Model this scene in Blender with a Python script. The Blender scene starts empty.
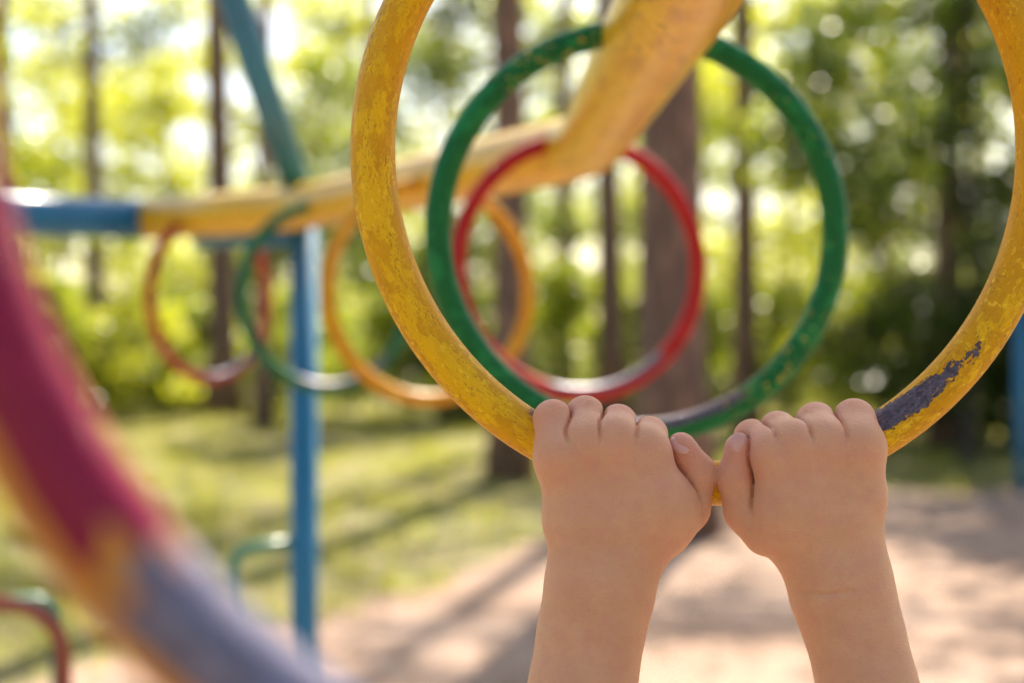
import bpy, math, random
import numpy as np
from mathutils import Vector, Matrix

random.seed(7)
rng = np.random.default_rng(7)
R = math.radians
sc = bpy.context.scene
COL = sc.collection
F = 1024 * 50 / 36          # focal length in pixels of the 1024 wide frame
EYE = 1.3                   # eye height above the ground

# ------------------------------------------------------------------ camera, sky, sun, exposure
cd = bpy.data.cameras.new("camera")
cam = bpy.data.objects.new("camera", cd)
COL.objects.link(cam)
cam.location = (0, 0, EYE)
cam.rotation_euler = (R(90), 0, 0)
cd.lens = 50
cd.sensor_width = 36
cd.clip_start = 0.02
cd.clip_end = 1000
cd.dof.use_dof = True
cd.dof.focus_distance = 0.655
cd.dof.aperture_fstop = 4.4
sc.camera = cam

SUN_EL, SUN_AZ = R(47), R(14)        # azimuth from +Y towards +X
w = bpy.data.worlds.new("World")
sc.world = w
w.use_nodes = True
nt = w.node_tree
sky = nt.nodes.new("ShaderNodeTexSky")
sky.sky_type = 'NISHITA'
sky.sun_disc = False
sky.sun_elevation = SUN_EL
sky.sun_rotation = SUN_AZ
sky.dust_density = 2.0
nt.links.new(sky.outputs[0], nt.nodes["Background"].inputs[0])
nt.nodes["Background"].inputs[1].default_value = 0.095

sd = bpy.data.lights.new("sun", 'SUN')
sd.energy = 5.0
sd.angle = R(0.55)
sd.color = (1, 0.94, 0.84)
sun = bpy.data.objects.new("sun", sd)
COL.objects.link(sun)
to_sun = Vector((math.sin(SUN_AZ) * math.cos(SUN_EL), math.cos(SUN_AZ) * math.cos(SUN_EL), math.sin(SUN_EL)))
sun.rotation_euler = to_sun.to_track_quat('Z', 'Y').to_euler()
sun.location = to_sun * 50
sc.view_settings.view_transform = 'Standard'
sc.view_settings.look = 'None'
sc.view_settings.exposure = 1.72
sc.view_settings.use_white_balance = True
sc.view_settings.white_balance_temperature = 7150
sc.view_settings.gamma = 1
sc.cycles.use_denoising = True
sc.cycles.sample_clamp_indirect = 6
sc.cycles.max_bounces = 8
sc.cycles.transparent_max_bounces = 8


# ------------------------------------------------------------------ helpers
def tag(o, label=None, cat=None, group=None, kind=None):
    if label: o['label'] = label
    if cat: o['category'] = cat
    if group: o['group'] = group
    if kind: o['kind'] = kind
    return o


def empty(name, loc=(0, 0, 0)):
    o = bpy.data.objects.new(name, None)
    COL.objects.link(o)
    o.location = loc
    o.empty_display_size = 0.1
    return o


def mesh_obj(name, verts, faces, mat=None, parent=None, loc=(0, 0, 0), smooth=True, attrs=None):
    me = bpy.data.meshes.new(name)
    verts = np.asarray(verts, dtype=np.float32)
    if isinstance(faces, np.ndarray):
        k = faces.shape[1]
        n = len(faces)
        me.vertices.add(len(verts))
        me.vertices.foreach_set("co", verts.ravel())
        me.loops.add(n * k)
        me.loops.foreach_set("vertex_index", faces.astype(np.int32).ravel())
        me.polygons.add(n)
        me.polygons.foreach_set("loop_start", np.arange(0, n * k, k, dtype=np.int32))
        me.polygons.foreach_set("loop_total", np.full(n, k, dtype=np.int32))
        me.update(calc_edges=True)
    else:
        me.from_pydata(verts.tolist(), [], faces)
        me.update()
    if smooth:
        me.polygons.foreach_set("use_smooth", np.ones(len(me.polygons), dtype=bool))
    for k, v in (attrs or {}).items():
        dom = 'POINT' if len(v) == len(verts) else 'FACE'
        a = me.attributes.new(k, 'FLOAT', dom)
        a.data.foreach_set("value", np.asarray(v, dtype=np.float32))
    if mat: me.materials.append(mat)
    o = bpy.data.objects.new(name, me)
    COL.objects.link(o)
    o.location = loc
    o.parent = parent
    return o


class NB:
    """small node builder: values are sockets or numbers"""
    def __init__(self, name):
        self.m = bpy.data.materials.new(name)
        self.m.use_nodes = True
        self.t = self.m.node_tree
        self.p = self.t.nodes["Principled BSDF"]
        self.out = self.t.nodes["Material Output"]

    def put(self, sock, v):
        if hasattr(v, "is_output"): self.t.links.new(v, sock)
        elif v is not None: sock.default_value = v

    def node(self, typ, **kw):
        n = self.t.nodes.new(typ)
        for k, v in kw.items(): setattr(n, k, v)
        return n

    def math(self, op, a, b=0.0, c=None, clamp=False):
        n = self.node("ShaderNodeMath", operation=op, use_clamp=clamp)
        self.put(n.inputs[0], a); self.put(n.inputs[1], b)
        if c is not None: self.put(n.inputs[2], c)
        return n.outputs[0]

    def add(self, a, b): return self.math('ADD', a, b)
    def sub(self, a, b): return self.math('SUBTRACT', a, b)
    def mul(self, a, b): return self.math('MULTIPLY', a, b)

    def obj(self): return self.node("ShaderNodeTexCoord").outputs["Object"]

    def attr(self, name): return self.node("ShaderNodeAttribute", attribute_name=name).outputs["Fac"]

    def vec(self, x, y, z):
        n = self.node("ShaderNodeCombineXYZ")
        for i, v in enumerate((x, y, z)): self.put(n.inputs[i], v)
        return n.outputs[0]

    def sep(self, v):
        n = self.node("ShaderNodeSeparateXYZ"); self.put(n.inputs[0], v)
        return n.outputs

    def scale(self, v, s):
        n = self.node("ShaderNodeVectorMath", operation='MULTIPLY')
        self.put(n.inputs[0], v); n.inputs[1].default_value = s
        return n.outputs[0]

    def noise(self, v, scale, detail=4, rough=0.55, dist=0.0):
        n = self.node("ShaderNodeTexNoise")
        self.put(n.inputs["Vector"], v)
        n.inputs["Scale"].default_value = scale
        n.inputs["Detail"].default_value = detail
        n.inputs["Roughness"].default_value = rough
        n.inputs["Distortion"].default_value = dist
        return n.outputs["Fac"]

    def voro(self, v, scale, feature='F1'):
        n = self.node("ShaderNodeTexVoronoi", feature=feature)
        self.put(n.inputs["Vector"], v)
        n.inputs["Scale"].default_value = scale
        return n.outputs["Distance"]

    def step(self, v, lo, hi, a=0.0, b=1.0):
        n = self.node("ShaderNodeMapRange")
        self.put(n.inputs["Value"], v)
        n.inputs["From Min"].default_value = lo; n.inputs["From Max"].default_value = hi
        self.put(n.inputs["To Min"], a); self.put(n.inputs["To Max"], b)
        return n.outputs["Result"]

    def mix(self, f, a, b):
        n = self.node("ShaderNodeMix", data_type='RGBA')
        self.put(n.inputs[0], f)
        for s, v in ((n.inputs[6], a), (n.inputs[7], b)):
            if isinstance(v, tuple): s.default_value = (*v[:3], 1)
            else: self.put(s, v)
        return n.outputs[2]

    def bump(self, h, strength=0.3, dist=0.01):
        n = self.node("ShaderNodeBump")
        n.inputs["Strength"].default_value = strength
        n.inputs["Distance"].default_value = dist
        self.put(n.inputs["Height"], h)
        self.put(self.p.inputs["Normal"], n.outputs[0])
        return n.outputs[0]

    def set(self, **kw):
        for k, v in kw.items():
            s = self.p.inputs[k.replace("_", " ")]
            if isinstance(v, tuple) and len(v) == 3 and s.type == 'RGBA': v = (*v, 1)
            self.put(s, v)
        return self.m


def fillet(pts, rad, n=6):
    pts = [Vector(p) for p in pts]
    rr = rad if isinstance(rad, (list, tuple)) else [rad] * len(pts)
    out = [pts[0]]
    for i in range(1, len(pts) - 1):
        a, b, c = pts[i - 1], pts[i], pts[i + 1]
        d1, d2 = (a - b), (c - b)
        t = min(rr[i], d1.length * .48, d2.length * .48)
        p1, p2 = b + d1.normalized() * t, b + d2.normalized() * t
        for k in range(n + 1):
            u = k / n
            out.append((1 - u) ** 2 * p1 + 2 * u * (1 - u) * b + u * u * p2)
    out.append(pts[-1])
    return out


def sweep(pts, rad, seg=24, cap=True):
    """tube along a polyline; rad is a number or a list"""
    pts = [Vector(p) for p in pts]
    n = len(pts)
    rads = [rad] * n if isinstance(rad, (int, float)) else list(rad)
    V, Fc = [], []
    nrm = None
    for i, p in enumerate(pts):
        t = (pts[min(i + 1, n - 1)] - pts[max(i - 1, 0)]).normalized()
        if nrm is None:
            nrm = t.cross(Vector((0, 0, 1)))
            if nrm.length < 1e-3: nrm = t.cross(Vector((1, 0, 0)))
        nrm = (nrm - t * nrm.dot(t)).normalized()
        b = t.cross(nrm)
        for k in range(seg):
            a = 2 * math.pi * k / seg
            V.append(p + (nrm * math.cos(a) + b * math.sin(a)) * rads[i])
    for i in range(n - 1):
        for k in range(seg):
            k2 = (k + 1) % seg
            Fc.append((i * seg + k, i * seg + k2, (i + 1) * seg + k2, (i + 1) * seg + k))
    if cap:
        Fc.append(tuple(reversed(range(seg))))
        Fc.append(tuple(range((n - 1) * seg, n * seg)))
    return [tuple(v) for v in V], Fc


def merge(parts):
    V, Fc = [], []
    for v, f in parts:
        o = len(V)
        V += list(v)
        Fc += [tuple(i + o for i in q) for q in f]
    return V, Fc


def px(x, d): return (x - 512) / F * d           # sideways metres of an image column at a distance


# ------------------------------------------------------------------ materials
def paint(name, base, flake, under, patches=(), flake_amt=0.5, speck=0.0, ring_r=0.158, tube_r=0.0107, rough=0.32,
          metal=(0.15, 0.135, 0.175), fscale=1.0, band=False, coat=0.0):
    """worn gloss paint on bent tube. patches: (arc0, half arc, tube0, half tube, slope of tube0, ragged, what) in degrees"""
    b = NB(name)
    a, t = b.attr("arc"), b.attr("tube")
    o = b.obj()
    uv = b.vec(b.mul(a, ring_r * 0.0174533), b.mul(t, tube_r * 0.0174533), 0.0)
    st = b.scale(uv, (0.55, 1, 1))
    n1 = b.noise(st, 95 * fscale, 6, 0.62)
    n2 = b.noise(st, 330 * fscale, 5, 0.6)
    n3 = b.noise(o, 26, 3)
    nf = b.add(n1, b.mul(b.sub(n2, 0.5), 0.35))
    big = b.mul(b.sub(n3, 0.5), 0.55)
    th = 0.5 + (0.5 - flake_amt) * 0.5
    if band:   # flakes cling to the face of the tube and thin out to the right
        big = b.sub(b.sub(big, b.step(b.math('ABSOLUTE', b.add(t, 4.0)), 25, 75, 0.0, 0.22)), b.step(a, -10, 45, 0.0, 0.12))
    m1 = b.step(b.add(nf, big), th - (0.05 if band else 0.006), th + (0.035 if band else 0.018))
    # thin dark seam where a flake ends
    seam = b.math('ABSOLUTE', b.sub(b.add(nf, big), th))
    sm = b.mul(b.step(seam, 0.004, 0.016, 1.0, 0.0), b.step(n2, 0.45, 0.6))
    c = b.mix(b.step(n3, 0.3, 0.7), base, tuple(x * 0.82 for x in base))
    c = b.mix(b.mul(m1, 0.85) if band else m1, c, flake)
    if band:   # streaky clusters of brown flecks and small paler chips rubbed along the tube
        gr = b.noise(b.scale(uv, (0.42, 1, 1)), 880, 4, 0.7, 0.4)
        cl_ = b.mul(b.step(n1, 0.44, 0.56), b.step(b.noise(b.scale(uv, (0.5, 1, 1)), 75, 3), 0.42, 0.58))
        fl = b.mul(b.step(gr, 0.54, 0.585), b.add(b.mul(cl_, 0.8), 0.12))
        c = b.mix(b.mul(fl, 0.85), c, (0.33, 0.15, 0.02))
        pc = b.noise(b.scale(uv, (0.7, 1, 1)), 300, 4, 0.65)
        c = b.mix(b.mul(b.step(pc, 0.585, 0.6), b.step(n3, 0.4, 0.6, 0.15, 0.75)), c, (0.92, 0.64, 0.04))
        gl = b.noise(b.scale(uv, (0.16, 1, 1)), 160, 4, 0.6)
        c = b.mix(b.step(gl, 0.5, 0.72, 0.0, 0.55), c, (0.52, 0.235, 0.012))
        sm = b.mul(sm, 0.4)
    c = b.mix(b.mul(sm, 0.55), c, tuple(x * 0.28 for x in base))
    h = b.mul(m1, 0.35)
    rg = b.step(n2, 0.3, 0.7, rough, rough + 0.14)
    if speck:
        sp = b.noise(uv, 1500 * fscale, 2, 0.5)
        spm = b.mul(b.step(sp, 0.66, 0.71), b.step(n1, 0.42, 0.62))
        c = b.mix(b.mul(spm, speck), c, (0.07, 0.04, 0.02))
        h = b.sub(h, b.mul(spm, 0.4))
        # hairline scratches along the tube
        scv = b.noise(b.scale(uv, (0.12, 1, 1)), 1900, 2, 0.5)
        scm = b.mul(b.step(scv, 0.68, 0.72), b.step(n3, 0.48, 0.6))
        c = b.mix(b.mul(scm, 0.45), c, (0.12, 0.07, 0.03))
    met = None
    for (a0, ha, t0, ht, slope, rag, what) in patches:
        da = b.sub(ha, b.math('ABSOLUTE', b.sub(a, a0)))
        tc = b.add(t0, b.mul(b.sub(a, a0), slope))
        if what == 'wedge':
            hw = b.step(a, a0 - ha, a0 + ha, ht * 1.6, ht * 0.25)
        else:
            hw = ht
        dt = b.mul(b.sub(hw, b.math('ABSOLUTE', b.sub(t, tc))), 0.35)
        m = b.math('MINIMUM', da, dt)
        m = b.add(m, b.mul(b.sub(b.add(b.mul(n1, 0.6), b.mul(n2, 0.4)), 0.5), rag))
        if what == 'speckle':
            ns = b.noise(uv, 170, 3, 0.5)
            k = b.mul(b.step(m, -1, 1.5), b.step(ns, 0.595 if rag == 0 else 0.68, 0.625 if rag == 0 else 0.71))
            c = b.mix(k, c, under)
            continue
        if what == 'undercoat':
            c = b.mix(b.step(m, -0.4, 0.4), c, under)
            continue
        rim = b.step(m, -1.0, 0.1)
        c = b.mix(b.mul(rim, 0.8), c, under)  # undercoat edge; the yellow ring's dark one paints the chip's shadow
        mm = b.step(m, 0.0, 0.35)
        mc = b.mix(b.step(n2, 0.35, 0.65), metal, tuple(x * 0.45 for x in metal))
        mc = b.mix(b.step(b.noise(uv, 700, 4, 0.7), 0.57, 0.66, 0.0, 0.5), mc, (0.33, 0.30, 0.34))
        c = b.mix(mm, c, mc)
        met = mm if met is None else b.math('MAXIMUM', met, mm)
        h = b.sub(h, b.mul(mm, 1.0))
    if met is not None:
        rg = b.add(b.mul(rg, b.sub(1.0, met)), b.mul(b.step(n2, 0.3, 0.7, 0.36, 0.52), met))
        b.set(Metallic=b.mul(met, 0.55))
    hh = b.add(h, b.mul(n2, 0.25))
    b.bump(hh, 0.7, 0.0009)
    b.set(Base_Color=c, Roughness=rg, Specular_IOR_Level=0.2, Coat_Weight=coat, Coat_Roughness=0.16)
    return b.m


YB, YF = (0.72, 0.375, 0.010), (0.84, 0.52, 0.012)
yellow_ring_m = paint("worn yellow paint", YB, YF, (0.30, 0.12, 0.02),
                      patches=[(38, 13.5, 37, 33, -2.0, 46, 'wedge'), (-32.6, 1.0, 60, 14, 0, 6, 'metal')],
                      flake_amt=0.62, speck=0.75, fscale=1.5, band=True)
far_yellow_m = paint("sound yellow paint", (0.62, 0.27, 0.012), (0.66, 0.33, 0.016), (0.4, 0.2, 0.02), flake_amt=0.45)
green_ring_m = paint("worn green paint", (0.003, 0.135, 0.034), (0.008, 0.20, 0.055), (0.42, 0.33, 0.05),
                     patches=[(8, 25, 64, 50, 0, 24, 'metal'), (46, 20, 20, 62, 0, 0, 'speckle'),
                              (200, 27, 0, 62, 0, 0, 'speckle'), (110, 34, 0, 60, 0, -1, 'speckle')], flake_amt=0.4)
far_green_m = paint("green ring paint", (0.012, 0.13, 0.05), (0.02, 0.15, 0.06), (0.3, 0.3, 0.1),
                    patches=[(12, 34, 70, 62, 0, 20, 'metal')], flake_amt=0.4)
red_ring_m = paint("worn red paint", (0.40, 0.010, 0.012), (0.46, 0.018, 0.016), (0.45, 0.16, 0.06),
                   patches=[(14, 30, 74, 62, 0, 18, 'metal')], flake_amt=0.45)
far_red_m = paint("faded red paint", (0.36, 0.03, 0.022), (0.42, 0.04, 0.03), (0.3, 0.2, 0.1),
                  patches=[(22, 30, 75, 60, 0, 18, 'metal')], flake_amt=0.45)
near_red_m = paint("crimson paint worn to yellow and steel", (0.25, 0.003, 0.040), (0.30, 0.007, 0.052), (0.55, 0.24, 0.03),
                   patches=[(-50, 15, -72, 44, 0, 26, 'undercoat'), (-50, 2.5, -8, 24, 0, 22, 'undercoat'),
                            (-17, 33, 48, 84, 0, 24, 'metal')],
                   flake_amt=0.4, metal=(0.22, 0.215, 0.32), coat=0.2, rough=0.22)


def plain_paint(name, base, alt, rough=0.3):
    b = NB(name)
    o = b.obj()
    n1 = b.noise(o, 9, 5, 0.6)
    n2 = b.noise(o, 60, 4, 0.65)
    c = b.mix(b.step(n1, 0.4, 0.62), base, alt)
    c = b.mix(b.mul(b.step(n2, 0.62, 0.68), 0.6), c, tuple(x * 0.4 for x in base))
    b.bump(n2, 0.15, 0.001)
    return b.set(Base_Color=c, Roughness=b.step(n2, .3, .7, rough, rough + .15), Specular_IOR_Level=0.4, Coat_Weight=0.2, Coat_Roughness=0.14)


def beam_paint(name):
    b = NB(name)
    o = b.obj()
    n1 = b.noise(o, 14, 6, 0.62)
    n2 = b.noise(o, 85, 5, 0.62)
    n3 = b.noise(b.scale(o, (3.5, 0.5, 3.5)), 30, 4, 0.6)
    c = b.mix(b.step(n1, 0.42, 0.58), (0.68, 0.39, 0.004), (0.76, 0.47, 0.005))
    c = b.mix(b.mul(b.step(n3, 0.53, 0.62), 0.65), c, (0.46, 0.21, 0.015))
    c = b.mix(b.mul(b.step(b.add(n2, b.mul(b.sub(n1, .5), .5)), 0.62, 0.66), 0.65), c, (0.16, 0.08, 0.03))
    b.bump(b.add(n2, n1), 0.2, 0.0015)
    return b.set(Base_Color=c, Roughness=b.step(n2, .3, .7, .28, .42), Specular_IOR_Level=0.4, Coat_Weight=0.35, Coat_Roughness=0.2)


beam_m = beam_paint("yellow beam paint")
blue_m = plain_paint("blue gloss paint", (0.003, 0.135, 0.275), (0.007, 0.17, 0.33))
step_green_m = plain_paint("green step paint", (0.012, 0.15, 0.10), (0.016, 0.18, 0.12))
step_red_m = plain_paint("rust red step paint", (0.22, 0.02, 0.012), (0.27, 0.04, 0.02))


def bark(name, lo, hi, dark):
    b = NB(name)
    o = b.obj()
    st = b.scale(o, (1, 1, 0.22))
    v = b.voro(st, 14)
    n = b.noise(st, 22, 6, 0.65)
    z = b.sep(o)[2]
    c = b.mix(b.step(b.add(z, b.mul(n, 3)), 3, 9), lo, hi)
    c = b.mix(b.step(b.add(v, b.mul(b.sub(n, .5), .5)), 0.25, 0.5), c, dark)
    b.bump(b.sub(n, b.mul(v, .6)), 0.9, 0.03)
    return b.set(Base_Color=c, Roughness=0.9)


pine_bark_m = bark("pine bark", (0.31, 0.175, 0.125), (0.38, 0.195, 0.105), (0.15, 0.09, 0.068))
maple_bark_m = bark("grey bark", (0.10, 0.085, 0.07), (0.12, 0.1, 0.08), (0.05, 0.042, 0.035))


def leaf_mat(name, c0, c1, trans, gloss=0.35, thin=0.55):
    b = NB(name)
    t = b.attr("tint")
    c = b.mix(t, c0, c1)
    b.set(Base_Color=c, Roughness=gloss, Specular_IOR_Level=0.5)
    tr = b.node("ShaderNodeBsdfTranslucent")
    tc = b.mix(t, tuple(x * 0.75 for x in trans), trans)
    b.put(tr.inputs[0], tc)
    ad = b.node("ShaderNodeMixShader")
    ad.inputs[0].default_value = thin
    b.t.links.new(b.p.outputs[0], ad.inputs[1])
    b.t.links.new(tr.outputs[0], ad.inputs[2])
    b.t.links.new(ad.outputs[0], b.out.inputs[0])
    return b.m


maple_leaf_m = leaf_mat("maple leaves", (0.05, 0.105, 0.012), (0.11, 0.16, 0.018), (0.44, 0.50, 0.035), thin=0.6, gloss=0.36)
lime_leaf_m = leaf_mat("lime leaves", (0.06, 0.12, 0.012), (0.13, 0.18, 0.02), (0.60, 0.62, 0.045), thin=0.66, gloss=0.36)
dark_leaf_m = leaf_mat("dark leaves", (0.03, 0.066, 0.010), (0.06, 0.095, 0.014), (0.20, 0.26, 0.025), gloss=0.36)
shade_leaf_m = leaf_mat("deep shade leaves", (0.02, 0.048, 0.008), (0.04, 0.07, 0.011), (0.10, 0.15, 0.015), gloss=0.45)  # leaf colour lowered to paint the deep shade on the right
needle_m = leaf_mat("pine needles", (0.03, 0.058, 0.02), (0.06, 0.09, 0.03), (0.10, 0.14, 0.03), 0.45)
grass_m = leaf_mat("grass blades", (0.11, 0.14, 0.02), (0.22, 0.22, 0.045), (0.42, 0.42, 0.06), 0.4)

# ------------------------------------------------------------------ ground
b = NB("forest floor")
o = b.obj()
n1 = b.noise(o, 0.55, 6, 0.6); n2 = b.noise(o, 6, 6, 0.65); n3 = b.noise(o, 45, 4, 0.7)
c = b.mix(b.step(n1, 0.38, 0.62), (0.17, 0.18, 0.035), (0.25, 0.21, 0.075))
c = b.mix(b.step(n2, 0.45, 0.65), c, (0.17, 0.13, 0.075))
c = b.mix(b.mul(b.step(n3, 0.5, 0.7), 0.6), c, (0.06, 0.05, 0.025))
b.bump(b.add(n2, n3), 0.7, 0.03)
floor_m = b.set(Base_Color=c, Roughness=0.95)

N = 90
gx = np.concatenate([-np.geomspace(400, 8, 12), np.linspace(-7.5, 7.5, 40), np.geomspace(8, 400, 12)])
gy = np.concatenate([-np.geomspace(400, 8, 8), np.linspace(-5, 30, 60), np.geomspace(33, 400, 10)])
GX, GY = np.meshgrid(gx, gy)


def ground_z(x, y):
    far = np.clip((y - 9) / 10, 0, 1) * np.clip((60 - np.abs(y)) / 20, 0, 1)
    return far * (0.05 * np.sin(x * 0.9 + 1.0) * np.sin(y * 0.55) + 0.03 * np.sin(x * 2.3 + y * 1.1))


GZ = ground_z(GX, GY)
nx, ny = len(gx), len(gy)
idx = np.arange(nx * ny).reshape(ny, nx)
Fq = np.stack([idx[:-1, :-1], idx[:-1, 1:], idx[1:, 1:], idx[1:, :-1]], -1).reshape(-1, 4)
tag(mesh_obj("ground", np.stack([GX, GY, GZ], -1).reshape(-1, 3), Fq, floor_m), kind='structure',
    label="forest floor of moss, grass and needle litter", cat="ground")

b = NB("pale sand")
o = b.obj()
n1 = b.noise(o, 0.9, 6, 0.6); n2 = b.noise(o, 7, 6, 0.7); n3 = b.noise(o, 70, 4, 0.7)
c = b.mix(b.step(n1, 0.4, 0.65), (0.46, 0.315, 0.24), (0.32, 0.195, 0.135))
c = b.mix(b.mul(b.step(n2, 0.5, 0.64), 0.75), c, (0.19, 0.115, 0.068))
c = b.mix(b.mul(b.step(n3, 0.55, 0.7), 0.4), c, (0.24, 0.17, 0.12))
n4 = b.noise(o, 3.2, 3, 0.5)
b.bump(b.add(b.add(n2, n3), b.mul(n4, 2.0)), 0.8, 0.03)
sand_m = b.set(Base_Color=c, Roughness=0.95)


def path_edge(x):
    x = np.asarray(x, float)
    return np.interp(x, [-12, -6, -3, -2, -1.1, 0, 1, 3, 6, 14], [3.4, 3.8, 4.2, 4.9, 6.4, 8.8, 11.0, 12.4, 13, 14.5]) \
        + 0.25 * np.sin(x * 3.1) + 0.14 * np.sin(x * 7.7 + 1) + 0.08 * np.sin(x * 17)


pxs = np.linspace(-12, 14, 180)
V, Fc = [], []
rows = np.linspace(0, 1, 60)
for x in pxs:
    ye = float(path_edge(x))
    for r_ in rows:
        y = -15 + (ye + 15) * r_
        V.append((x, y, float(ground_z(np.array(x), np.array(y))) + 0.006))
nr = len(rows)
ii = np.arange(len(pxs) * nr).reshape(len(pxs), nr)
Fq = np.stack([ii[:-1, :-1], ii[1:, :-1], ii[1:, 1:], ii[:-1, 1:]], -1).reshape(-1, 4)
tag(mesh_obj("path", V, Fq, sand_m), kind='structure', label="pale trodden sand of the playground", cat="path")

# grass: blades in clumps on the floor beyond the sand
nb = 60000
clx = rng.uniform(-9, 9, 2600); cly = rng.uniform(4.0, 32, 2600)
ci = rng.integers(0, 2600, nb)
bx = clx[ci] + rng.normal(0, 0.13, nb); by = cly[ci] + rng.normal(0, 0.13, nb)
keep = by > path_edge(bx) - rng.exponential(0.12, nb) * 2
bx, by = bx[keep], by[keep]
nb = len(bx)
ang = rng.uniform(0, 2 * np.pi, nb); hh = rng.uniform(0.05, 0.17, nb); wd = rng.uniform(0.005, 0.011, nb)
bz = ground_z(bx, by)
lean = rng.normal(0, 0.05, (nb, 2))
V = np.empty((nb, 3, 3), np.float32)
V[:, 0] = np.stack([bx - np.cos(ang) * wd, by - np.sin(ang) * wd, bz], -1)
V[:, 1] = np.stack([bx + np.cos(ang) * wd, by + np.sin(ang) * wd, bz], -1)
V[:, 2] = np.stack([bx + lean[:, 0], by + lean[:, 1], bz + hh], -1)
tag(mesh_obj("grass", V.reshape(-1, 3), np.arange(nb * 3).reshape(nb, 3), grass_m, smooth=False,
             attrs={"tint": rng.uniform(0, 1, nb)}), kind='stuff', label="short yellow green grass beyond the sand", cat="grass")


# fallen needles, twigs and leaves on sand and moss
nl = 9000
lx = rng.uniform(-7, 7, nl); ly = rng.uniform(2.5, 22, nl)
clm = 0.5 + 0.5 * np.sin(lx * 1.3 + 2) * np.sin(ly * 0.9 + lx * 0.4)
k_ = rng.uniform(0, 1, nl) < 0.25 + 0.75 * clm ** 2
lx, ly = lx[k_], ly[k_]; nl = len(lx)
la = rng.uniform(0, 2 * np.pi, nl); ll = rng.uniform(0.015, 0.07, nl); lw = rng.uniform(0.003, 0.02, nl)
lz = ground_z(lx, ly) + rng.uniform(0.010, 0.016, nl)
ux, uy = np.cos(la), np.sin(la)
V = np.empty((nl, 4, 3), np.float32)
for q_, (e1, e2, dz) in enumerate(((-1, 0, 0), (0, -1, .006), (1, 0, .002), (0, 1, 0))):
    V[:, q_] = np.stack([lx + ux * ll * e1 - uy * lw * e2, ly + uy * ll * e1 + ux * lw * e2, lz + dz], -1)
b = NB("forest litter")
litter_m = b.set(Base_Color=b.mix(b.attr("tint"), (0.10, 0.05, 0.025), (0.26, 0.15, 0.07)), Roughness=0.8)
tag(mesh_obj("litter", V.reshape(-1, 3), np.arange(nl * 4).reshape(nl, 4), litter_m, smooth=False,
             attrs={"tint": rng.uniform(0, 1, nl)}), kind='stuff', label="fallen brown needles, twigs and leaves on the sand", cat="litter")

# ------------------------------------------------------------------ trees
def leaf_cloud(clumps, n, size, flat=0.0, aspect=0.62):
    """n leaf faces spread through clumps (x, y, z, rx, ry, rz); returns vertices, quads, tint"""
    cl = np.asarray(clumps, float)
    wts = (cl[:, 3] * cl[:, 4] * cl[:, 5]) ** 0.7
    k = rng.choice(len(cl), n, p=wts / wts.sum())
    d = rng.normal(size=(n, 3)); d /= np.linalg.norm(d, axis=1, keepdims=True)
    rr = rng.uniform(0, 1, n) ** 0.42
    c = cl[k, :3] + d * cl[k, 3:] * rr[:, None]
    ax = rng.normal(size=(n, 3)); ax[:, 2] *= (1 - flat); ax /= np.linalg.norm(ax, axis=1, keepdims=True)
    up = rng.normal(size=(n, 3)); up[:, 2] += flat * 2.5
    bt = np.cross(up, ax); bt /= np.linalg.norm(bt, axis=1, keepdims=True)
    nm = np.cross(ax, bt)
    s = size * rng.uniform(0.55, 1.35, n)[:, None]
    V = np.empty((n, 4, 3), np.float32)
    V[:, 0] = c - ax * s * 0.5
    V[:, 1] = c + bt * s * aspect * 0.5 + nm * s * 0.10
    V[:, 2] = c + ax * s * 0.5
    V[:, 3] = c - bt * s * aspect * 0.5 + nm * s * 0.10
    tint = np.clip(rng.normal(0.5, 0.25, n) + (rng.uniform(-0.35, 0.35, len(cl)))[k], 0, 1)
    return V.reshape(-1, 3), np.arange(n * 4).reshape(n, 4), tint


def crown_clumps(h0, h1, rad, n, cr, top=0.35):
    out = []
    for i in range(n):
        u = random.random()
        z = h0 + (h1 - h0) * u
        rmax = rad * (math.sin(math.pi * min(1, 0.15 + u * 0.85)) ** 0.7 * (1 - top * u))
        a = random.uniform(0, 6.283); r_ = rmax * math.sqrt(random.random())
        s = cr * random.uniform(0.6, 1.4)
        out.append((math.cos(a) * r_, math.sin(a) * r_, z, s, s, s * 0.62))
    return out


def trunk_mesh(h, r0, lean=0.0, limbs=(), seg=14, top=0.35):
    pts, rads = [], []
    n = 14
    ph = random.uniform(0, 6)
    for i in range(n + 1):
        u = i / n
        wob = 0.035 * h ** 0.5 * math.sin(u * 5 + ph)
        pts.append((lean * h * u + wob * u, 0.6 * wob * u, h * u - 0.15 * (i == 0)))
        flare = 1 + 0.55 * max(0, 1 - u * h / 0.5) ** 2
        rads.append(r0 * flare * (1 - (1 - top) * u))
    parts = [sweep(pts, rads, seg)]
    for (z, a, ln, rise, rr) in limbs:
        u = z / h
        p0 = Vector(pts[min(n, int(u * n))]); p0.z = z
        dirv = Vector((math.cos(a), math.sin(a), rise)).normalized()
        q, rq = [], []
        for i in range(6):
            v = i / 5
            q.append(p0 + dirv * ln * v + Vector((0, 0, 0.12 * ln * v * v)))
            rq.append(rr * (1 - 0.8 * v))
        parts.append(sweep(q, rq, 7))
    return merge(parts)


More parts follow.
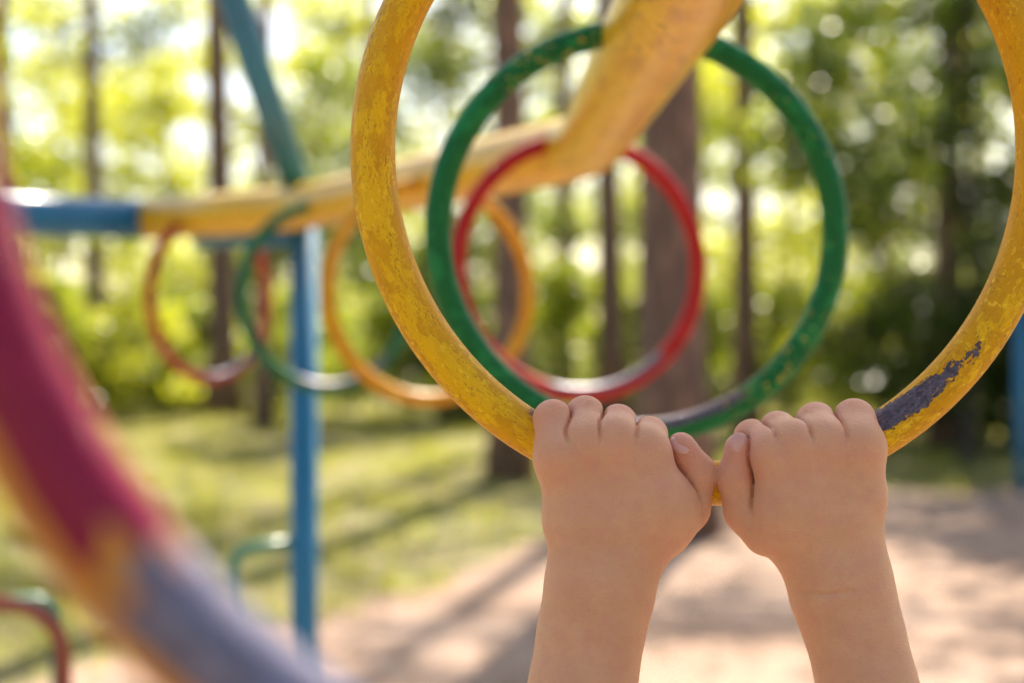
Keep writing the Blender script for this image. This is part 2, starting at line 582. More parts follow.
def pine(x, y, r0, h, h0, label, lean=0.0, rad=2.6, n=26, leaves=2600, group=None, boughs=()):
    root = empty("pine_tree", (x, y, 0))
    tag(root, label, "tree", group)
    cl = crown_clumps(h0, h, rad, n, 0.75, 0.55)
    lim = []
    cl = list(boughs) + cl
    for c in cl[:18]:
        lim.append((max(h0 * 0.7, c[2] - 0.5), math.atan2(c[1], c[0]), math.hypot(c[0], c[1]), 0.2, r0 * 0.22))
    for k in range(5):   # dead stubs on the bare stem
        lim.append((random.uniform(2.0, h0 * 0.8), random.uniform(0, 6.28), random.uniform(0.3, 0.9), 0.1, 0.018))
    v, f = trunk_mesh(h, r0, lean, lim)
    mesh_obj("trunk", v, f, pine_bark_m, root)
    cl = [(c[0] + lean * c[2], *c[1:]) for c in cl]
    v, f, t = leaf_cloud(cl, leaves, 0.26, 0.2, 0.3)
    mesh_obj("crown", v, f, needle_m, root, smooth=False, attrs={"tint": t})
    return root


def broadleaf(name, cat, x, y, h, h0, rad, r0, mat, label, n=40, leaves=4200, size=0.15, cr=0.55, group=None):
    root = empty(name, (x, y, 0))
    tag(root, label, cat, group)
    cl = crown_clumps(h0, h, rad, n, cr)
    lim = []
    for c in cl[:16]:
        ln = math.hypot(c[0], c[1]) * 1.05
        z0 = max(0.25 * h0 + 0.2, c[2] - ln * 0.6 - 0.2)
        lim.append((min(z0, h * 0.8), math.atan2(c[1], c[0]), ln, 0.6, r0 * 0.4))
    v, f = trunk_mesh(h * 0.9, r0, random.uniform(-.02, .02), lim, 9, 0.25)
    mesh_obj("trunk" if h > 2.5 else "stem", v, f, maple_bark_m, root)
    v, f, t = leaf_cloud(cl, leaves, size, 0.35)
    mesh_obj("crown" if h > 2.5 else "foliage", v, f, mat, root, smooth=False, attrs={"tint": t})
    return root


PINES = [  # column, distance, radius, height, crown from, label
    (672, 9.6, 0.24, 16, 9.0, "thickest pine trunk, standing behind the green and red rings"),
    (511, 13.2, 0.18, 17, 10, "pine with a mid-size trunk seen through the second yellow ring"),
    (612, 23, 0.23, 18, 10.5, "grey pine trunk between the thickest trunk and the yellow ring's pine"),
    (745, 21, 0.2, 18, 10, "slim pine trunk just right of the thickest trunk"),
    (224, 24, 0.25, 18, 10.5, "dark pine trunk seen through the farthest red ring"),
    (264, 20, 0.13, 15, 9, "thin pine trunk directly behind the leaning blue brace"),
    (97, 27, 0.19, 18, 6.6, "slender dark pine trunk above the blue end of the beam"),
    (6, 34, 0.19, 18, 6.5, "pine trunk at the left edge behind the blurred crimson ring"),
    (372, 38, 0.2, 18, 6.5, "distant pine trunk behind the large yellow ring's left side"),
    (566, 31, 0.2, 18, 7, "distant pine trunk behind the bend of the yellow beam"),
]
for (cx, d, r0, h, h0, lab) in PINES:
    thick = r0 > .22 and d < 12
    pine(px(cx, d), d, r0, h, 11.0 if thick else h0, lab, lean=random.uniform(-.012, .012), rad=1.5 if thick else 2.4, leaves=1300 if thick else 1600)
# unseen pines added so that their crowns throw dappled shade
for (x, y, r0, h, h0, nl_) in ((6.6, 13.5, .2, 17, 10, 2600), (5.4, 17.6, .2, 17, 9.5, 1700)):
    pine(x, y, r0, h, h0, "tall pine outside the view, added for its dappled shade", n=22, leaves=nl_,
         group="unseen pines added for shade")

# one more, unseen, is added to lean a low bough over the place where the child hangs: it keeps the hands in shade
hc = Vector((0.10, 0.645, EYE - 0.045)) + to_sun * ((8.9 - EYE) / to_sun.z)     # up the sun's way from the hands
bl = []
for k in range(16):
    u = k / 15
    bl.append((-0.3 - 2.05 * u + random.uniform(-.1, .1), random.uniform(-.24, .24), hc.z - .3 + 0.3 * u + random.uniform(-.12, .12), .42, .34, .24))
pine(hc.x + 2.1, hc.y, .2, 15, 10.5, "tall pine outside the view, added for its dappled shade", rad=1.6, n=20, leaves=5000,
     group="unseen pines added for shade", boughs=bl)

MAPLES = [  # column, distance, height, from, radius, material, label
    (60, 33.5, 8.2, 1.6, 2.4, lime_leaf_m, "bright lime young tree left of the slender dark trunk"),
    (165, 35, 8.2, 1.4, 2.3, lime_leaf_m, "yellow green young tree between the two dark trunks over the blue pipe"),
    (330, 34, 8.0, 1.5, 2.3, maple_leaf_m, "light green young tree right of the leaning blue brace"),
    (440, 24, 8.5, 2.2, 2.3, dark_leaf_m, "deep green young tree behind the large yellow ring's left side"),
    (560, 34, 9.0, 1.6, 2.8, maple_leaf_m, "mid green tree far behind the bend of the yellow beam"),
    (790, 25, 8.5, 2.6, 2.2, lime_leaf_m, "bright lime tree hanging over the top of the green ring"),
    (880, 19, 6.5, 1.8, 1.6, maple_leaf_m, "sunlit green tree seen between the green and yellow rings"),
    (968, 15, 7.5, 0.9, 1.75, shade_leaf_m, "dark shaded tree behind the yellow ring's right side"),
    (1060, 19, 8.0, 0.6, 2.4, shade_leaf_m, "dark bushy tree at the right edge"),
    (690, 33, 8.0, 1.4, 2.6, maple_leaf_m, "mid green tree far behind the thickest trunk"),
    (-60, 24, 7.5, 1.2, 2.4, maple_leaf_m, "green tree at the left edge behind the crimson ring"),
]
for (cx, d, h, h0, rad, m, lab) in MAPLES:
    broadleaf("young_tree", "tree", px(cx, d), d, h, h0 * 0.8, rad * 1.25, 0.07, m, lab, leaves=4200 if m is lime_leaf_m else (13000 if cx > 950 else 7500), n=60, size=0.16 if d > 22 else 0.13)

SHRUBS = [
    (40, 22, 2.1, 1.2, maple_leaf_m, "green shrub at the left edge under the blue pipe"),
    (130, 24, 2.3, 1.3, lime_leaf_m, "yellow green shrub left of the farthest red ring"),
    (190, 26, 1.9, 1.3, maple_leaf_m, "mid green shrub seen through the farthest red ring"),
    (300, 26, 2.2, 1.3, maple_leaf_m, "mid green shrub behind the blue post"),
    (385, 24, 2.2, 1.3, maple_leaf_m, "mid green shrub seen through the second yellow ring"),
    (455, 22, 2.0, 1.2, dark_leaf_m, "dark shrub left of the mid-size pine trunk"),
    (565, 27, 2.6, 1.3, maple_leaf_m, "mid green shrub right of the mid-size pine trunk"),
    (640, 25, 2.2, 1.2, maple_leaf_m, "mid green shrub left of the thickest trunk"),
    (715, 26, 2.2, 1.2, maple_leaf_m, "mid green shrub right of the thickest trunk"),
    (790, 24, 2.0, 1.2, maple_leaf_m, "mid green shrub seen through the lower right of the green ring"),
    (850, 21, 2.5, 1.1, lime_leaf_m, "bright lime shrub right of the green ring"),
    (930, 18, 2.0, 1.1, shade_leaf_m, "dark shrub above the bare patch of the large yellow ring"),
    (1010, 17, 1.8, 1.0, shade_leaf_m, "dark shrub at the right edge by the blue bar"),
]
for (cx, d, h, rad, m, lab) in SHRUBS:
    broadleaf("shrub", "shrub", px(cx, d), d, h, 0.25, rad, 0.03, m, lab, n=26, leaves=3600, size=0.13, cr=0.45)

# far wood: one mass of leaves closing the view, all round the clearing
cl = []
for i in range(1700):
    a = random.uniform(-48, 48)
    d = random.uniform(48, 58)
    x, y = d * math.sin(R(a)), d * math.cos(R(a))
    u = random.random()
    top = 14.0 + 1.6 * math.sin(a * 0.55 + 1) + 1.0 * math.sin(a * 1.9)
    if a > -4: top += 4
    s = random.uniform(0.6, 1.5)
    cl.append((x, y, 0.3 + u * top, s, s, s * 0.7))
v1, f1, t1 = leaf_cloud(cl, 105000, 0.36, 0.3)
cl = []
for i in range(420):
    a = random.uniform(60, 300)
    d = random.uniform(15, 21)
    s = random.uniform(0.6, 1.4)
    cl.append((d * math.sin(R(a)), d * math.cos(R(a)), 0.2 + 6.5 * random.random(), s, s, s * 0.8))
v2, f2, t2 = leaf_cloud(cl, 16000, 0.4, 0.3)
tag(mesh_obj("far_woodland", np.concatenate([v1, v2]), np.concatenate([f1, f2 + len(v1)]), lime_leaf_m, smooth=False,
             attrs={"tint": np.concatenate([t1, t2])}), kind='stuff',
    label="distant green wood closing the view behind the trunks", cat="woodland")
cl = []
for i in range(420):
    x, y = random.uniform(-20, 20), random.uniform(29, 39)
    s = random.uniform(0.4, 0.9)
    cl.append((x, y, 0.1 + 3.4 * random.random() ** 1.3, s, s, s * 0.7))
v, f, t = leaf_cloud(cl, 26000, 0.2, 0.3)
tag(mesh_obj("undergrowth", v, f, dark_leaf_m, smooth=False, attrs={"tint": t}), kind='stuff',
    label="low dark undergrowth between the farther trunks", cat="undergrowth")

# ------------------------------------------------------------------ climbing frame
frame = empty("climbing_frame", (-0.39, 2.62, 0))
tag(frame, "climbing frame with bent yellow beam, blue posts and hanging red, green and yellow rings", "climbing frame")
FO = Vector(frame.location)
BZ = EYE + 0.240
BR = 0.0405


def part(name, geo, mat, parent=frame, label=None, off=None):
    v, f = geo
    base = FO if off is None else off
    v = [tuple(Vector(p) - base) for p in v]
    ob = mesh_obj(name, v, f, mat, parent)
    if label: ob['label'] = label
    return ob


K1, K2, K3 = (0.093, 1.74, BZ), (-0.375, 2.56, BZ), (-0.715, 2.79, BZ)
bp = fillet([(-0.05, -0.7, BZ), (0.118, 0.85, BZ), K1, K2, K3], (0, .15, .045, .16, 0), 8)
part("overhead_beam", sweep(bp, BR, 40), beam_m, label="bent yellow overhead beam")
dv = (Vector((-1.07, 2.62, BZ)) - Vector(K3)).normalized()
part("overhead_beam", sweep([Vector(K3) + dv * 0.004, (-1.07, 2.62, BZ), (-2.2, 1.7, BZ)], BR * 0.97, 36), blue_m,
     label="blue end of the overhead beam")
PX, PY = px(304, 2.60), 2.60
part("post", sweep([(PX, PY, -0.2), (PX, PY, BZ - 0.02)], 0.0255, 28), blue_m)
part("post", sweep([(-1.10, 2.60, -0.2), (-1.10, 2.60, BZ - 0.02)], 0.0255, 28), blue_m)
part("post", sweep([(-0.05, -0.66, -0.2), (-0.05, -0.66, BZ - 0.02)], 0.0255, 28), blue_m)
top = Vector((px(234, 2.3), 2.3, EYE + 341.5 / F * 2.3))
b0 = Vector((PX, PY, BZ + 0.0))
part("brace", sweep([b0, top, b0 + (top - b0) * 2.6], 0.0265, 28), blue_m, label="leaning blue brace rising above the beam")
part("cross_pipe", sweep([(PX - 0.01, PY + 0.02, BZ - 0.048), (px(204, 2.84), 2.80, BZ - 0.04)], 0.017, 18), blue_m)


def torus(Rr, r, n=160, m=32):
    V = np.empty((n, m, 3)); A = np.empty((n, m)); T = np.empty((n, m))
    for i in range(n):
        a = -math.pi * 0.75 + 2 * math.pi * i / n      # 0 at the bottom, positive to the right
        for j in range(m):
            t = -math.pi * 0.9 + 2 * math.pi * j / m   # 0 faces -Y, positive towards the ring's middle
            rr = Rr - r * math.sin(t)
            V[i, j] = (math.sin(a) * rr, -r * math.cos(t), -math.cos(a) * rr)
            A[i, j] = math.degrees(a); T[i, j] = math.degrees(t)
    ii = np.arange(n * m).reshape(n, m)
    jn = np.roll(ii, -1, 1); im = np.roll(ii, -1, 0); ij = np.roll(im, -1, 1)
    Fq = np.stack([ii, im, ij, jn], -1).reshape(-1, 4)
    return V.reshape(-1, 3), Fq, A.ravel(), T.ravel()


RR, TR = 0.1577, 0.01065
RINGS = [  # centre column, centre row, distance, yaw, material, label
    (775, 39, 0.28, 10.7, near_red_m, "crimson ring worn to yellow and bare steel at its base"),
    (706, 150, 0.673, 0, yellow_ring_m, "large flaking yellow ring with a bare patch"),
    (638, 232, 1.122, 3, green_ring_m, "dark green ring with a worn steel base"),
    (581, 267, 1.77, 16, red_ring_m, "red ring at the bend of the yellow beam"),
    (431, 291, 2.08, 25, far_yellow_m, "smooth yellow ring past the bend"),
    (328, 296, 2.46, 32, far_green_m, "green ring beside the blue post"),
    (211, 297, 2.77, 57, far_red_m, "red ring at the end of the yellow beam"),
]
ring_c = {}
tv, tf, ta, tt = torus(RR, TR)
for (cx, cy, d, yaw, m, lab) in RINGS:
    c = Vector((px(cx, d), d, EYE + (341.5 - cy) / F * d))
    o = mesh_obj("ring", tv, tf, m, frame, c - FO, attrs={"arc": ta, "tube": tt})
    o.rotation_euler = (R(-6.8) if d < 0.3 else 0, 0, R(yaw))
    o['label'] = lab
    ring_c[cx] = c


def dstep(p, direction, out, drop, r=0.011, bend=0.045):
    p = Vector(p); dn = Vector(direction).normalized()
    q = [p, p + dn * out + Vector((0, 0, -0.012)), p + dn * out + Vector((0, 0, -drop)), p + Vector((0, 0, -drop + 0.012))]
    return sweep(fillet(q, bend, 9), r, 14)


z1 = EYE - (543 - 341.5) / F * 2.58
part("foot_loop", dstep((PX, PY, z1), (-1, -0.25, 0), 0.13, 0.30), step_green_m, label="green foot loop on the blue post")
part("foot_loop", dstep((-1.10, 2.60, EYE - (603 - 341.5) / F * 2.55), (1, -0.10, 0), 0.292, 0.30, 0.014, 0.11), step_red_m,
     label="rust red foot loop by the end post")
part("foot_loop", dstep((-1.10, 2.60, EYE - (604 - 341.5) / F * 2.65), (0.75, 0.62, 0), 0.275, 0.30), step_green_m,
     label="green foot loop behind the rust red one")

# blue bar farther off at the right edge
bar = empty("pull_up_bar", (px(1022, 12), 12, 0))
tag(bar, "blue metal pull-up bar at the right edge beyond the sand", "pull-up bar")
for xo in (0, 1.3):
    v, f = sweep([(xo, 0, -0.2), (xo, 0, 1.55)], 0.055, 18)
    mesh_obj("post", v, f, blue_m, bar)
v, f = sweep([(-0.06, 0, 1.5), (1.36, 0, 1.5)], 0.02, 14)
mesh_obj("crossbar", v, f, blue_m, bar)


# ------------------------------------------------------------------ child holding the ring
HD = 0.673
PXM = HD / F


def P(x, y, wv=0.0):
    """image column, row and nearness (ring pixels towards the eye) of a joint -> metres"""
    d = HD - wv * PXM
    return np.array([(x - 512) / F * d, d, EYE + (341.5 - y) / F * d])


def rcone(X, a, b, ra, rb):
    """signed distance to a round cone"""
    a = np.asarray(a, float); b = np.asarray(b, float)
    ba = b - a
    l2 = ba @ ba
    rr = ra - rb
    a2 = l2 - rr * rr
    il2 = 1 / l2
    pa = [X[i] - a[i] for i in range(3)]
    y = pa[0] * ba[0] + pa[1] * ba[1] + pa[2] * ba[2]
    z = y - l2
    x2 = sum((pa[i] * l2 - ba[i] * y) ** 2 for i in range(3))
    y2 = y * y * l2
    z2 = z * z * l2
    k = np.sign(rr) * rr * rr * x2
    d = (np.sqrt(np.maximum(x2 * a2 * il2, 0)) + y * rr) * il2 - ra
    c1 = np.sign(z) * a2 * z2 > k
    c2 = np.sign(y) * a2 * y2 < k
    d = np.where(c2, np.sqrt(x2 + y2) * il2 - ra, d)
    d = np.where(c1, np.sqrt(x2 + z2) * il2 - rb, d)
    return d


def smin(a, b, k):
    h = np.maximum(k - np.abs(a - b), 0) / k
    return np.minimum(a, b) - h * h * k * 0.25


def surface_nets(D, xs, ys, zs):
    s = D < 0
    c = np.zeros(tuple(n - 1 for n in D.shape), np.int8)
    for dx in (0, 1):
        for dy in (0, 1):
            for dz in (0, 1):
                c += s[dx:D.shape[0] - 1 + dx, dy:D.shape[1] - 1 + dy, dz:D.shape[2] - 1 + dz]
    cells = np.argwhere((c > 0) & (c < 8))
    ids = -np.ones(c.shape, np.int64)
    ids[tuple(cells.T)] = np.arange(len(cells))
    acc = np.zeros((len(cells), 3)); cnt = np.zeros(len(cells))
    G = (xs, ys, zs)
    cor = [(i, j, k) for i in (0, 1) for j in (0, 1) for k in (0, 1)]
    for p in cor:
        for ax in range(3):
            if p[ax] == 1: continue
            q = list(p); q[ax] = 1
            ip = [cells[:, i] + p[i] for i in range(3)]; iq = [cells[:, i] + q[i] for i in range(3)]
            d0, d1 = D[tuple(ip)], D[tuple(iq)]
            m = (d0 < 0) != (d1 < 0)
            t = np.where(m, d0 / np.where(m, d0 - d1, 1), 0)
            for i in range(3):
                v = G[i][ip[i]] * (1 - t) + G[i][iq[i]] * t
                acc[:, i] += np.where(m, v, 0)
            cnt += m
    V = acc / cnt[:, None]
    Fq = []
    for ax in range(3):
        sl0 = [slice(None)] * 3; sl1 = [slice(None)] * 3
        sl0[ax] = slice(0, -1); sl1[ax] = slice(1, None)
        a, b_ = s[tuple(sl0)], s[tuple(sl1)]
        e = np.argwhere(a != b_)
        o1, o2 = [i for i in range(3) if i != ax]
        e = e[(e[:, o1] > 0) & (e[:, o2] > 0) & (e[:, o1] < c.shape[o1]) & (e[:, o2] < c.shape[o2])]
        q = []
        for (u, v_) in ((1, 1), (0, 1), (0, 0), (1, 0)):
            t = e.copy(); t[:, o1] -= u; t[:, o2] -= v_
            q.append(ids[tuple(t.T)])
        q = np.stack(q, -1)
        inside = a[tuple(e.T)]
        flip = inside if ax != 1 else ~inside
        q[~flip] = q[~flip][:, ::-1]
        Fq.append(q)
    return V, np.concatenate(Fq)


class Field:
    """signed distance field on a grid of varying spacing, filled primitive by primitive"""
    def __init__(self, xs, ys, zs):
        self.g = (xs, ys, zs)
        self.D = np.full((len(xs), len(ys), len(zs)), 0.2, np.float32)

    def block(self, lo, hi):
        sl = []
        for g, l, h in zip(self.g, lo, hi):
            i0, i1 = np.searchsorted(g, l), np.searchsorted(g, h)
            sl.append(slice(max(0, i0 - 1), min(len(g), i1 + 1)))
        return tuple(sl)

    def chain(self, D, cones, k, pad=0.03):
        """smooth union of round cones (a, b, ra, rb) into array D"""
        for (a, b_, ra, rb) in cones:
            r = max(ra, rb) + pad
            sl = self.block(np.minimum(a, b_) - r, np.maximum(a, b_) + r)
            X = np.meshgrid(self.g[0][sl[0]], self.g[1][sl[1]], self.g[2][sl[2]], indexing='ij', sparse=True)
            D[sl] = smin(D[sl], rcone(X, a, b_, ra, rb), k)
        return D

    def new(self): return np.full(self.D.shape, 0.2, np.float32)


def axis(fine0, fine1, h, lo, hi, grow=1.12, hmax=0.013):
    a = list(np.arange(fine0, fine1, h))
    s = h
    while a[-1] < hi:
        s = min(s * grow, hmax); a.append(a[-1] + s)
    s = h
    while a[0] > lo:
        s = min(s * grow, hmax); a.insert(0, a[0] - s)
    return np.array(a)


def chainify(pts):
    """list of (point, radius in ring pixels) -> cones"""
    return [(pts[i][0], pts[i + 1][0], pts[i][1] * PXM, pts[i + 1][1] * PXM) for i in range(len(pts) - 1)]


HANDS = {
    'L': dict(
        fingers=[  # MCP, PIP, DIP, TIP as (x, y, w, r)
            [(558, 456, 46, 18.5), (553, 419, 16, 18), (556, 436, -36, 15.5), (562, 478, -38, 13)],
            [(585, 444, 46, 19), (585, 415, 2, 18), (588, 445, -40, 16), (592, 490, -38, 13.5)],
            [(616, 442, 48, 19), (618, 423, 2, 17.5), (620, 455, -42, 16), (624, 499, -38, 13.5)],
            [(645, 450, 47, 18), (649, 434.5, 4, 17), (650, 465, -40, 16), (652, 506, -36, 13.5)]],
        palm=[[(562, 464, 40, 22.5), (573, 521, 40, 27), (586, 575, 44, 29)],
              [(586, 454, 46, 23), (592, 521, 46, 28), (598, 580, 46, 31)],
              [(616, 452, 48, 24), (618, 520, 48, 28), (610, 580, 46, 29)],
              [(643, 462, 46, 24), (651, 508, 46, 28), (612, 580, 44, 26)]],
        web=[(650, 500, 40, 33), (664, 512, 34, 30), (621, 574, 40, 26)],
        thumb=[(664, 530, 32, 27), (687, 508, 20, 21.5), (697.5, 474, 20, 18), (681, 447.5, 28, 15)],
        wrist=[[(581, 580, 44, 28), (580, 605, 46, 27), (572, 640, 50, 27), (565, 690, 58, 28)],
               [(616, 580, 42, 27), (615, 606, 44, 26), (606, 645, 50, 26.5), (598, 690, 58, 28)]],
        nail=((681, 443, 41), (0.15, -0.62, 0.75), (0.45, 0.9)),
        elbow=(548, 930, 130)),
    'R': dict(
        fingers=[
            [(856, 448, 42, 21), (854, 419.5, 6, 19.5), (850, 440, -38, 16.5), (842, 482, -38, 13.5)],
            [(822, 444, 46, 19.5), (816, 422, 2, 18.5), (814, 452, -41, 16.5), (808, 494, -38, 14)],
            [(792, 446, 48, 19), (778, 430, 2, 17.5), (777, 462, -41, 16), (772, 504, -37, 13.5)],
            [(772, 454, 46, 18), (752, 437, 4, 16.5), (752, 470, -40, 15.5), (750, 508, -36, 13.5)]],
        palm=[[(856, 452, 40, 25), (857, 495, 40, 26), (856, 560, 44, 27)],
              [(826, 454, 46, 24), (836, 521, 46, 28), (850, 580, 46, 27)],
              [(797, 456, 48, 24), (808, 520, 48, 28), (838, 580, 46, 27)],
              [(783, 462, 46, 22), (791, 512, 46, 28), (828, 580, 44, 26)]],
        web=[(792, 495, 40, 31), (785, 519, 36, 29), (823, 574, 40, 26)],
        thumb=[(768, 530, 36, 26), (746, 511, 28, 20.5), (736, 478, 29, 17.5), (740.5, 448.5, 32, 15.5)],
        wrist=[[(826, 580, 44, 26), (829, 606, 46, 25), (842, 645, 50, 25), (854, 690, 58, 26)],
               [(857, 580, 42, 26), (862, 606, 44, 26), (871, 645, 50, 26), (882, 690, 58, 26.5)]],
        nail=((738.5, 443, 46.5), (-0.12, -0.22, 0.95), (0.1, 1.0)),
        elbow=(945, 930, 130)),
}

xs = axis(P(525, 0)[0], P(925, 0)[0], 0.00078, -0.16, 0.36)
ys = axis(0.605, 0.708, 0.00082, 0.28, 0.78)
zs = axis(EYE - 0.172, P(0, 388)[2], 0.00078, -0.06, EYE)
fld = Field(xs, ys, zs)
body = fld.new()


def crease(d1, d2, depth, wide, row0, row1):
    """deepens the line where two rounded forms touch, fading out at the lower and upper row"""
    z0, z1 = P(0, row0, 40)[2], P(0, row1, 40)[2]
    f = np.clip((zs - z0) / 0.006, 0, 1) * np.clip((z1 - zs) / 0.004 + 1, 0, 1)
    return (depth * np.exp(-((d1 - d2) / wide) ** 2) * f[None, None, :]).astype(np.float32)


for hname, H in HANDS.items():
    Q = lambda L: [(P(*q[:3]), q[3]) for q in L]
    palm = fld.new()
    for L in H['palm']: fld.chain(palm, chainify(Q(L)), 0.0065)
    fld.chain(palm, chainify(Q(H['web'])), 0.012)
    for L in H['wrist']: fld.chain(palm, chainify(Q(L)), 0.014)
    fing = fld.new(); cf = np.zeros_like(fing)
    for L in H['fingers']:
        one = fld.new()
        fld.chain(one, chainify(Q([(L[0][0], L[0][1] - 3, L[0][2] + 1, L[0][3] + 1.5), (L[1][0], L[1][1] + .5, L[1][2] + 8, L[1][3])] + L[2:])), 0.004)
        if fing.min() < 0: cf = np.maximum(cf, crease(fing, one, 0.0019, 0.0010, 447, 384))
        fing = smin(fing, one, 0.0014)
    hand = smin(palm, fing, 0.012) + cf * np.clip((palm - fing) / 0.005 + 0.75, 0, 1)
    th = fld.new()
    fld.chain(th, chainify(Q(H['thumb'])), 0.004)
    cr = crease(hand, th, 0.0022, 0.0008, 516, 430)
    hand = smin(hand, th, 0.0014) + cr
    body = smin(body, hand, 0.001)
# skin folds: thin grooves cut along the surface the eye sees
FOLDS = [([(797, 592, .15), (812, 594.5, .25), (830, 595, .3), (852, 592, .15)], .0025)]


def on_skin(x, y):
    for wv in np.arange(85, -20, -0.4):
        p = P(x, y, wv)
        i = [min(len(g) - 1, int(np.searchsorted(g, q))) for g, q in zip((xs, ys, zs), p)]
        if body[i[0], i[1], i[2]] < 0.0004: return p
    return P(x, y, 30)


for line, kk in FOLDS:
    pts = []
    for u, v_ in zip(line[:-1], line[1:]):
        for t_ in np.linspace(0, 1, 5)[:-1]: pts.append(tuple(np.array(u) * (1 - t_) + np.array(v_) * t_))
    pts.append(line[-1])
    sp = [on_skin(*q[:2]) for q in pts]
    if kk < .0012:      # a crease runs at an even depth: straighten what the eye's ray met
        tt_ = np.linspace(0, 1, len(sp)); dd = np.array([q[1] for q in sp])
        dd = np.polyval(np.polyfit(tt_, dd, 1), tt_) if len(sp) > 6 else np.full(len(sp), dd.min())
        sp = [P(q[0], q[1], (HD - d_) / PXM) for q, d_ in zip(pts, dd)]
    cut = fld.new()
    for dep in ((-3, -1.5, 0, 1.5, 3, 4.5) if kk < .0012 else (0, 2)):
        fld.chain(cut, [(sp[i_] + np.array([0, dep * PXM, 0]), sp[i_ + 1] + np.array([1e-6, dep * PXM, 0]), pts[i_][2] * PXM, pts[i_ + 1][2] * PXM) for i_ in range(len(pts) - 1)], 0.0006)
    body = -smin(-body, cut, kk)
# arms, trunk, head and legs, standing on the sand under the picture
cx0 = 0.10
sh = {'L': np.array([-0.012, 0.50, 0.862]), 'R': np.array([0.214, 0.50, 0.862])}
for s_, H in HANDS.items():
    e = P(*H['elbow'])
    w1, w2 = H['wrist'][0][-1], H['wrist'][1][-1]
    fld.chain(body, [(P(*w1[:3]), e, w1[3] * PXM, 0.024), (P(*w2[:3]), e, w2[3] * PXM, 0.026),
                     (e, sh[s_], 0.027, 0.036)], 0.016)
    sx = -1 if s_ == 'L' else 1
    fld.chain(body, [(sh[s_], (cx0 + sx * .03, .5, .83), .036, .05),
                     ((cx0 + sx * .045, .5, .54), (cx0 + sx * .05, .505, .29), .062, .042),
                     ((cx0 + sx * .05, .505, .29), (cx0 + sx * .052, .5, .06), .042, .028),
                     ((cx0 + sx * .052, .49, .035), (cx0 + sx * .06, .60, .025), .030, .022)], 0.02)
fld.chain(body, [((cx0 - .05, .5, .78), (cx0 - .035, .5, .56), .072, .07), ((cx0 + .05, .5, .78), (cx0 + .035, .5, .56), .072, .07),
                 ((cx0, .49, .85), (cx0, .485, .93), .04, .034), ((cx0, .465, 1.03), (cx0, .475, 0.985), .083, .07),
                 ((cx0, .548, .985), (cx0, .556, .972), .009, .011)], 0.03)
verts, quads = surface_nets(body, xs, ys, zs)


def grid_interp(pts):
    return None


# colour zones of the skin itself: redder over the knuckles, thumb tips and creases of the fingers
red = np.zeros(len(verts))
for H in HANDS.values():
    for L in H['fingers']:
        for q, amt, rad in ((L[0], 0.35, 0.012), (L[1], 0.8, 0.013)):
            d2 = ((verts - P(q[0], q[1], q[2])) ** 2).sum(1)
            red = np.maximum(red, amt * np.exp(-d2 / (2 * rad ** 2)))
    q = H['thumb'][-1]
    d2 = ((verts - P(*q[:3])) ** 2).sum(1)
    red = np.maximum(red, 0.9 * np.exp(-d2 / (2 * 0.011 ** 2)))

b = NB("child skin")
o = b.obj()
n1 = b.noise(o, 70, 4, 0.6); n2 = b.noise(o, 900, 3, 0.6); v1 = b.voro(b.scale(o, (1, 1, 1.6)), 1500)
c = b.mix(b.step(n1, 0.35, 0.65), (0.72, 0.38, 0.212), (0.77, 0.435, 0.25))
c = b.mix(b.mul(b.attr("red"), 0.9), c, (0.74, 0.31, 0.225))
c = b.mix(b.mul(b.step(n2, 0.55, 0.7), 0.12), c, (0.42, 0.2, 0.12))
wr = b.noise(b.scale(o, (1, 1, 3.2)), 420, 4, 0.65, 0.6)
mo = b.noise(o, 150, 3, 0.6)
c = b.mix(b.step(mo, 0.46, 0.66, 0.0, 0.5), c, (0.72, 0.335, 0.235))
b.bump(b.add(b.add(b.mul(v1, 0.6), b.mul(n2, 0.5)), b.mul(wr, 1.3)), 0.55, 0.0009)
skin_m = b.set(Base_Color=c, Roughness=b.step(n1, 0.3, 0.7, 0.42, 0.55), Subsurface_Weight=0.22,
               Subsurface_Radius=(0.9, 0.35, 0.2), Subsurface_Scale=0.0035, Specular_IOR_Level=0.4)
person = mesh_obj("person", verts, quads, skin_m, attrs={"red": red})
tag(person, "child's two bare hands and forearms gripping the large yellow ring", "person")

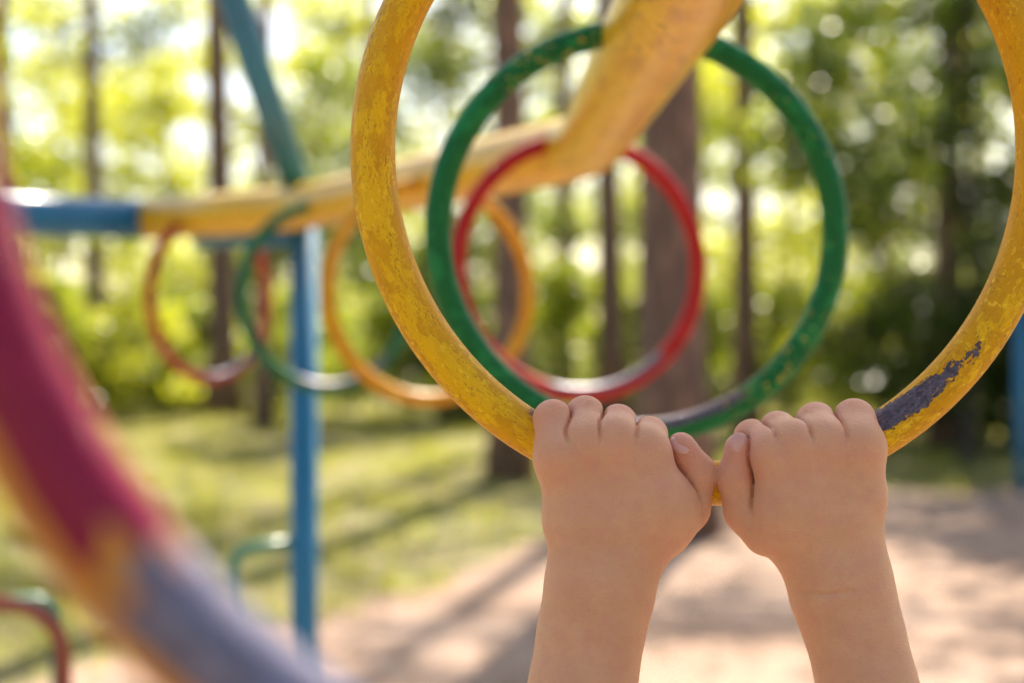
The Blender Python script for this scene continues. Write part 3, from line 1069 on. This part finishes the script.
# thumbnails
b = NB("thumbnail")
nail_m = b.set(Base_Color=(0.66, 0.35, 0.29), Roughness=0.3, Coat_Weight=0.3)
for H in HANDS.values():
    (nx_, ny_, nw_), nrm, up = H['nail']
    c = Vector(P(nx_, ny_, nw_))
    n_ = Vector((nrm[0], -nrm[2], -nrm[1])).normalized()     # image x, image down, near -> world
    u_ = Vector((up[0] * (-1 if H is HANDS['L'] else 1), 0, up[1]))
    u_ = (u_ - n_ * u_.dot(n_)).normalized()
    s_ = u_.cross(n_)
    V, Fc = [], []
    na, nr_ = 24, 6
    for i in range(nr_ + 1):
        for j in range(na):
            a = 2 * math.pi * j / na
            q = i / nr_
            x, y = math.cos(a) * q, math.sin(a) * q
            x = math.copysign(abs(x) ** 0.85, x)
            V.append(tuple(c + s_ * x * 0.0040 + u_ * y * 0.0052 - n_ * (0.0013 * x * x + 0.0009 * q ** 6 + 0.0006 * y * y)))
    for i in range(nr_):
        for j in range(na):
            j2 = (j + 1) % na
            Fc.append((i * na + j, (i + 1) * na + j, (i + 1) * na + j2, i * na + j2))
    mesh_obj("thumbnail", V, Fc, nail_m, person)


# clothes and hair of the child, below the picture
def shell(name, cones, k, mat, h=0.009):
    lo = np.min([np.minimum(c[0], c[1]) - max(c[2], c[3]) for c in cones], 0) - 0.03
    hi = np.max([np.maximum(c[0], c[1]) + max(c[2], c[3]) for c in cones], 0) + 0.03
    f2 = Field(*[np.arange(l, u, h) for l, u in zip(lo, hi)])
    D = f2.chain(f2.new(), cones, k)
    return mesh_obj(name, *surface_nets(D, *f2.g), mat, person)


b = NB("blue cotton"); o = b.obj()
b.bump(b.noise(o, 30, 4), 0.4, 0.01)
shirt_m = b.set(Base_Color=(0.10, 0.2, 0.42), Roughness=0.9)
b = NB("grey cotton"); o = b.obj()
b.bump(b.noise(o, 30, 4), 0.4, 0.01)
shorts_m = b.set(Base_Color=(0.09, 0.09, 0.1), Roughness=0.9)
b = NB("brown hair"); o = b.obj()
b.bump(b.noise(b.scale(o, (1, 1, .1)), 220, 4), 0.7, 0.01)
hair_m = b.set(Base_Color=(0.10, 0.055, 0.03), Roughness=0.55)
cs = []
for s_ in ('L', 'R'):
    sx = -1 if s_ == 'L' else 1
    e = P(*HANDS[s_]['elbow'])
    cs += [(sh[s_] + (e - sh[s_]) * 0.42, sh[s_], 0.042, 0.046), (sh[s_], (cx0 + sx * .03, .5, .83), .046, .058),
           ((cx0 + sx * .05, .5, .78), (cx0 + sx * .04, .5, .52), .08, .082)]
shell("shirt", cs, 0.02, shirt_m)
cs = []
for sx in (-1, 1):
    cs += [((cx0 + sx * .035, .5, .53), (cx0 + sx * .045, .5, .50), .077, .076), ((cx0 + sx * .045, .5, .50), (cx0 + sx * .05, .503, .36), .072, .066)]
shell("shorts", cs, 0.02, shorts_m)
shell("hair", [((cx0, .452, 1.045), (cx0, .435, 1.0), .082, .072), ((cx0, .43, 1.0), (cx0, .425, .95), .066, .05)], 0.02, hair_m)
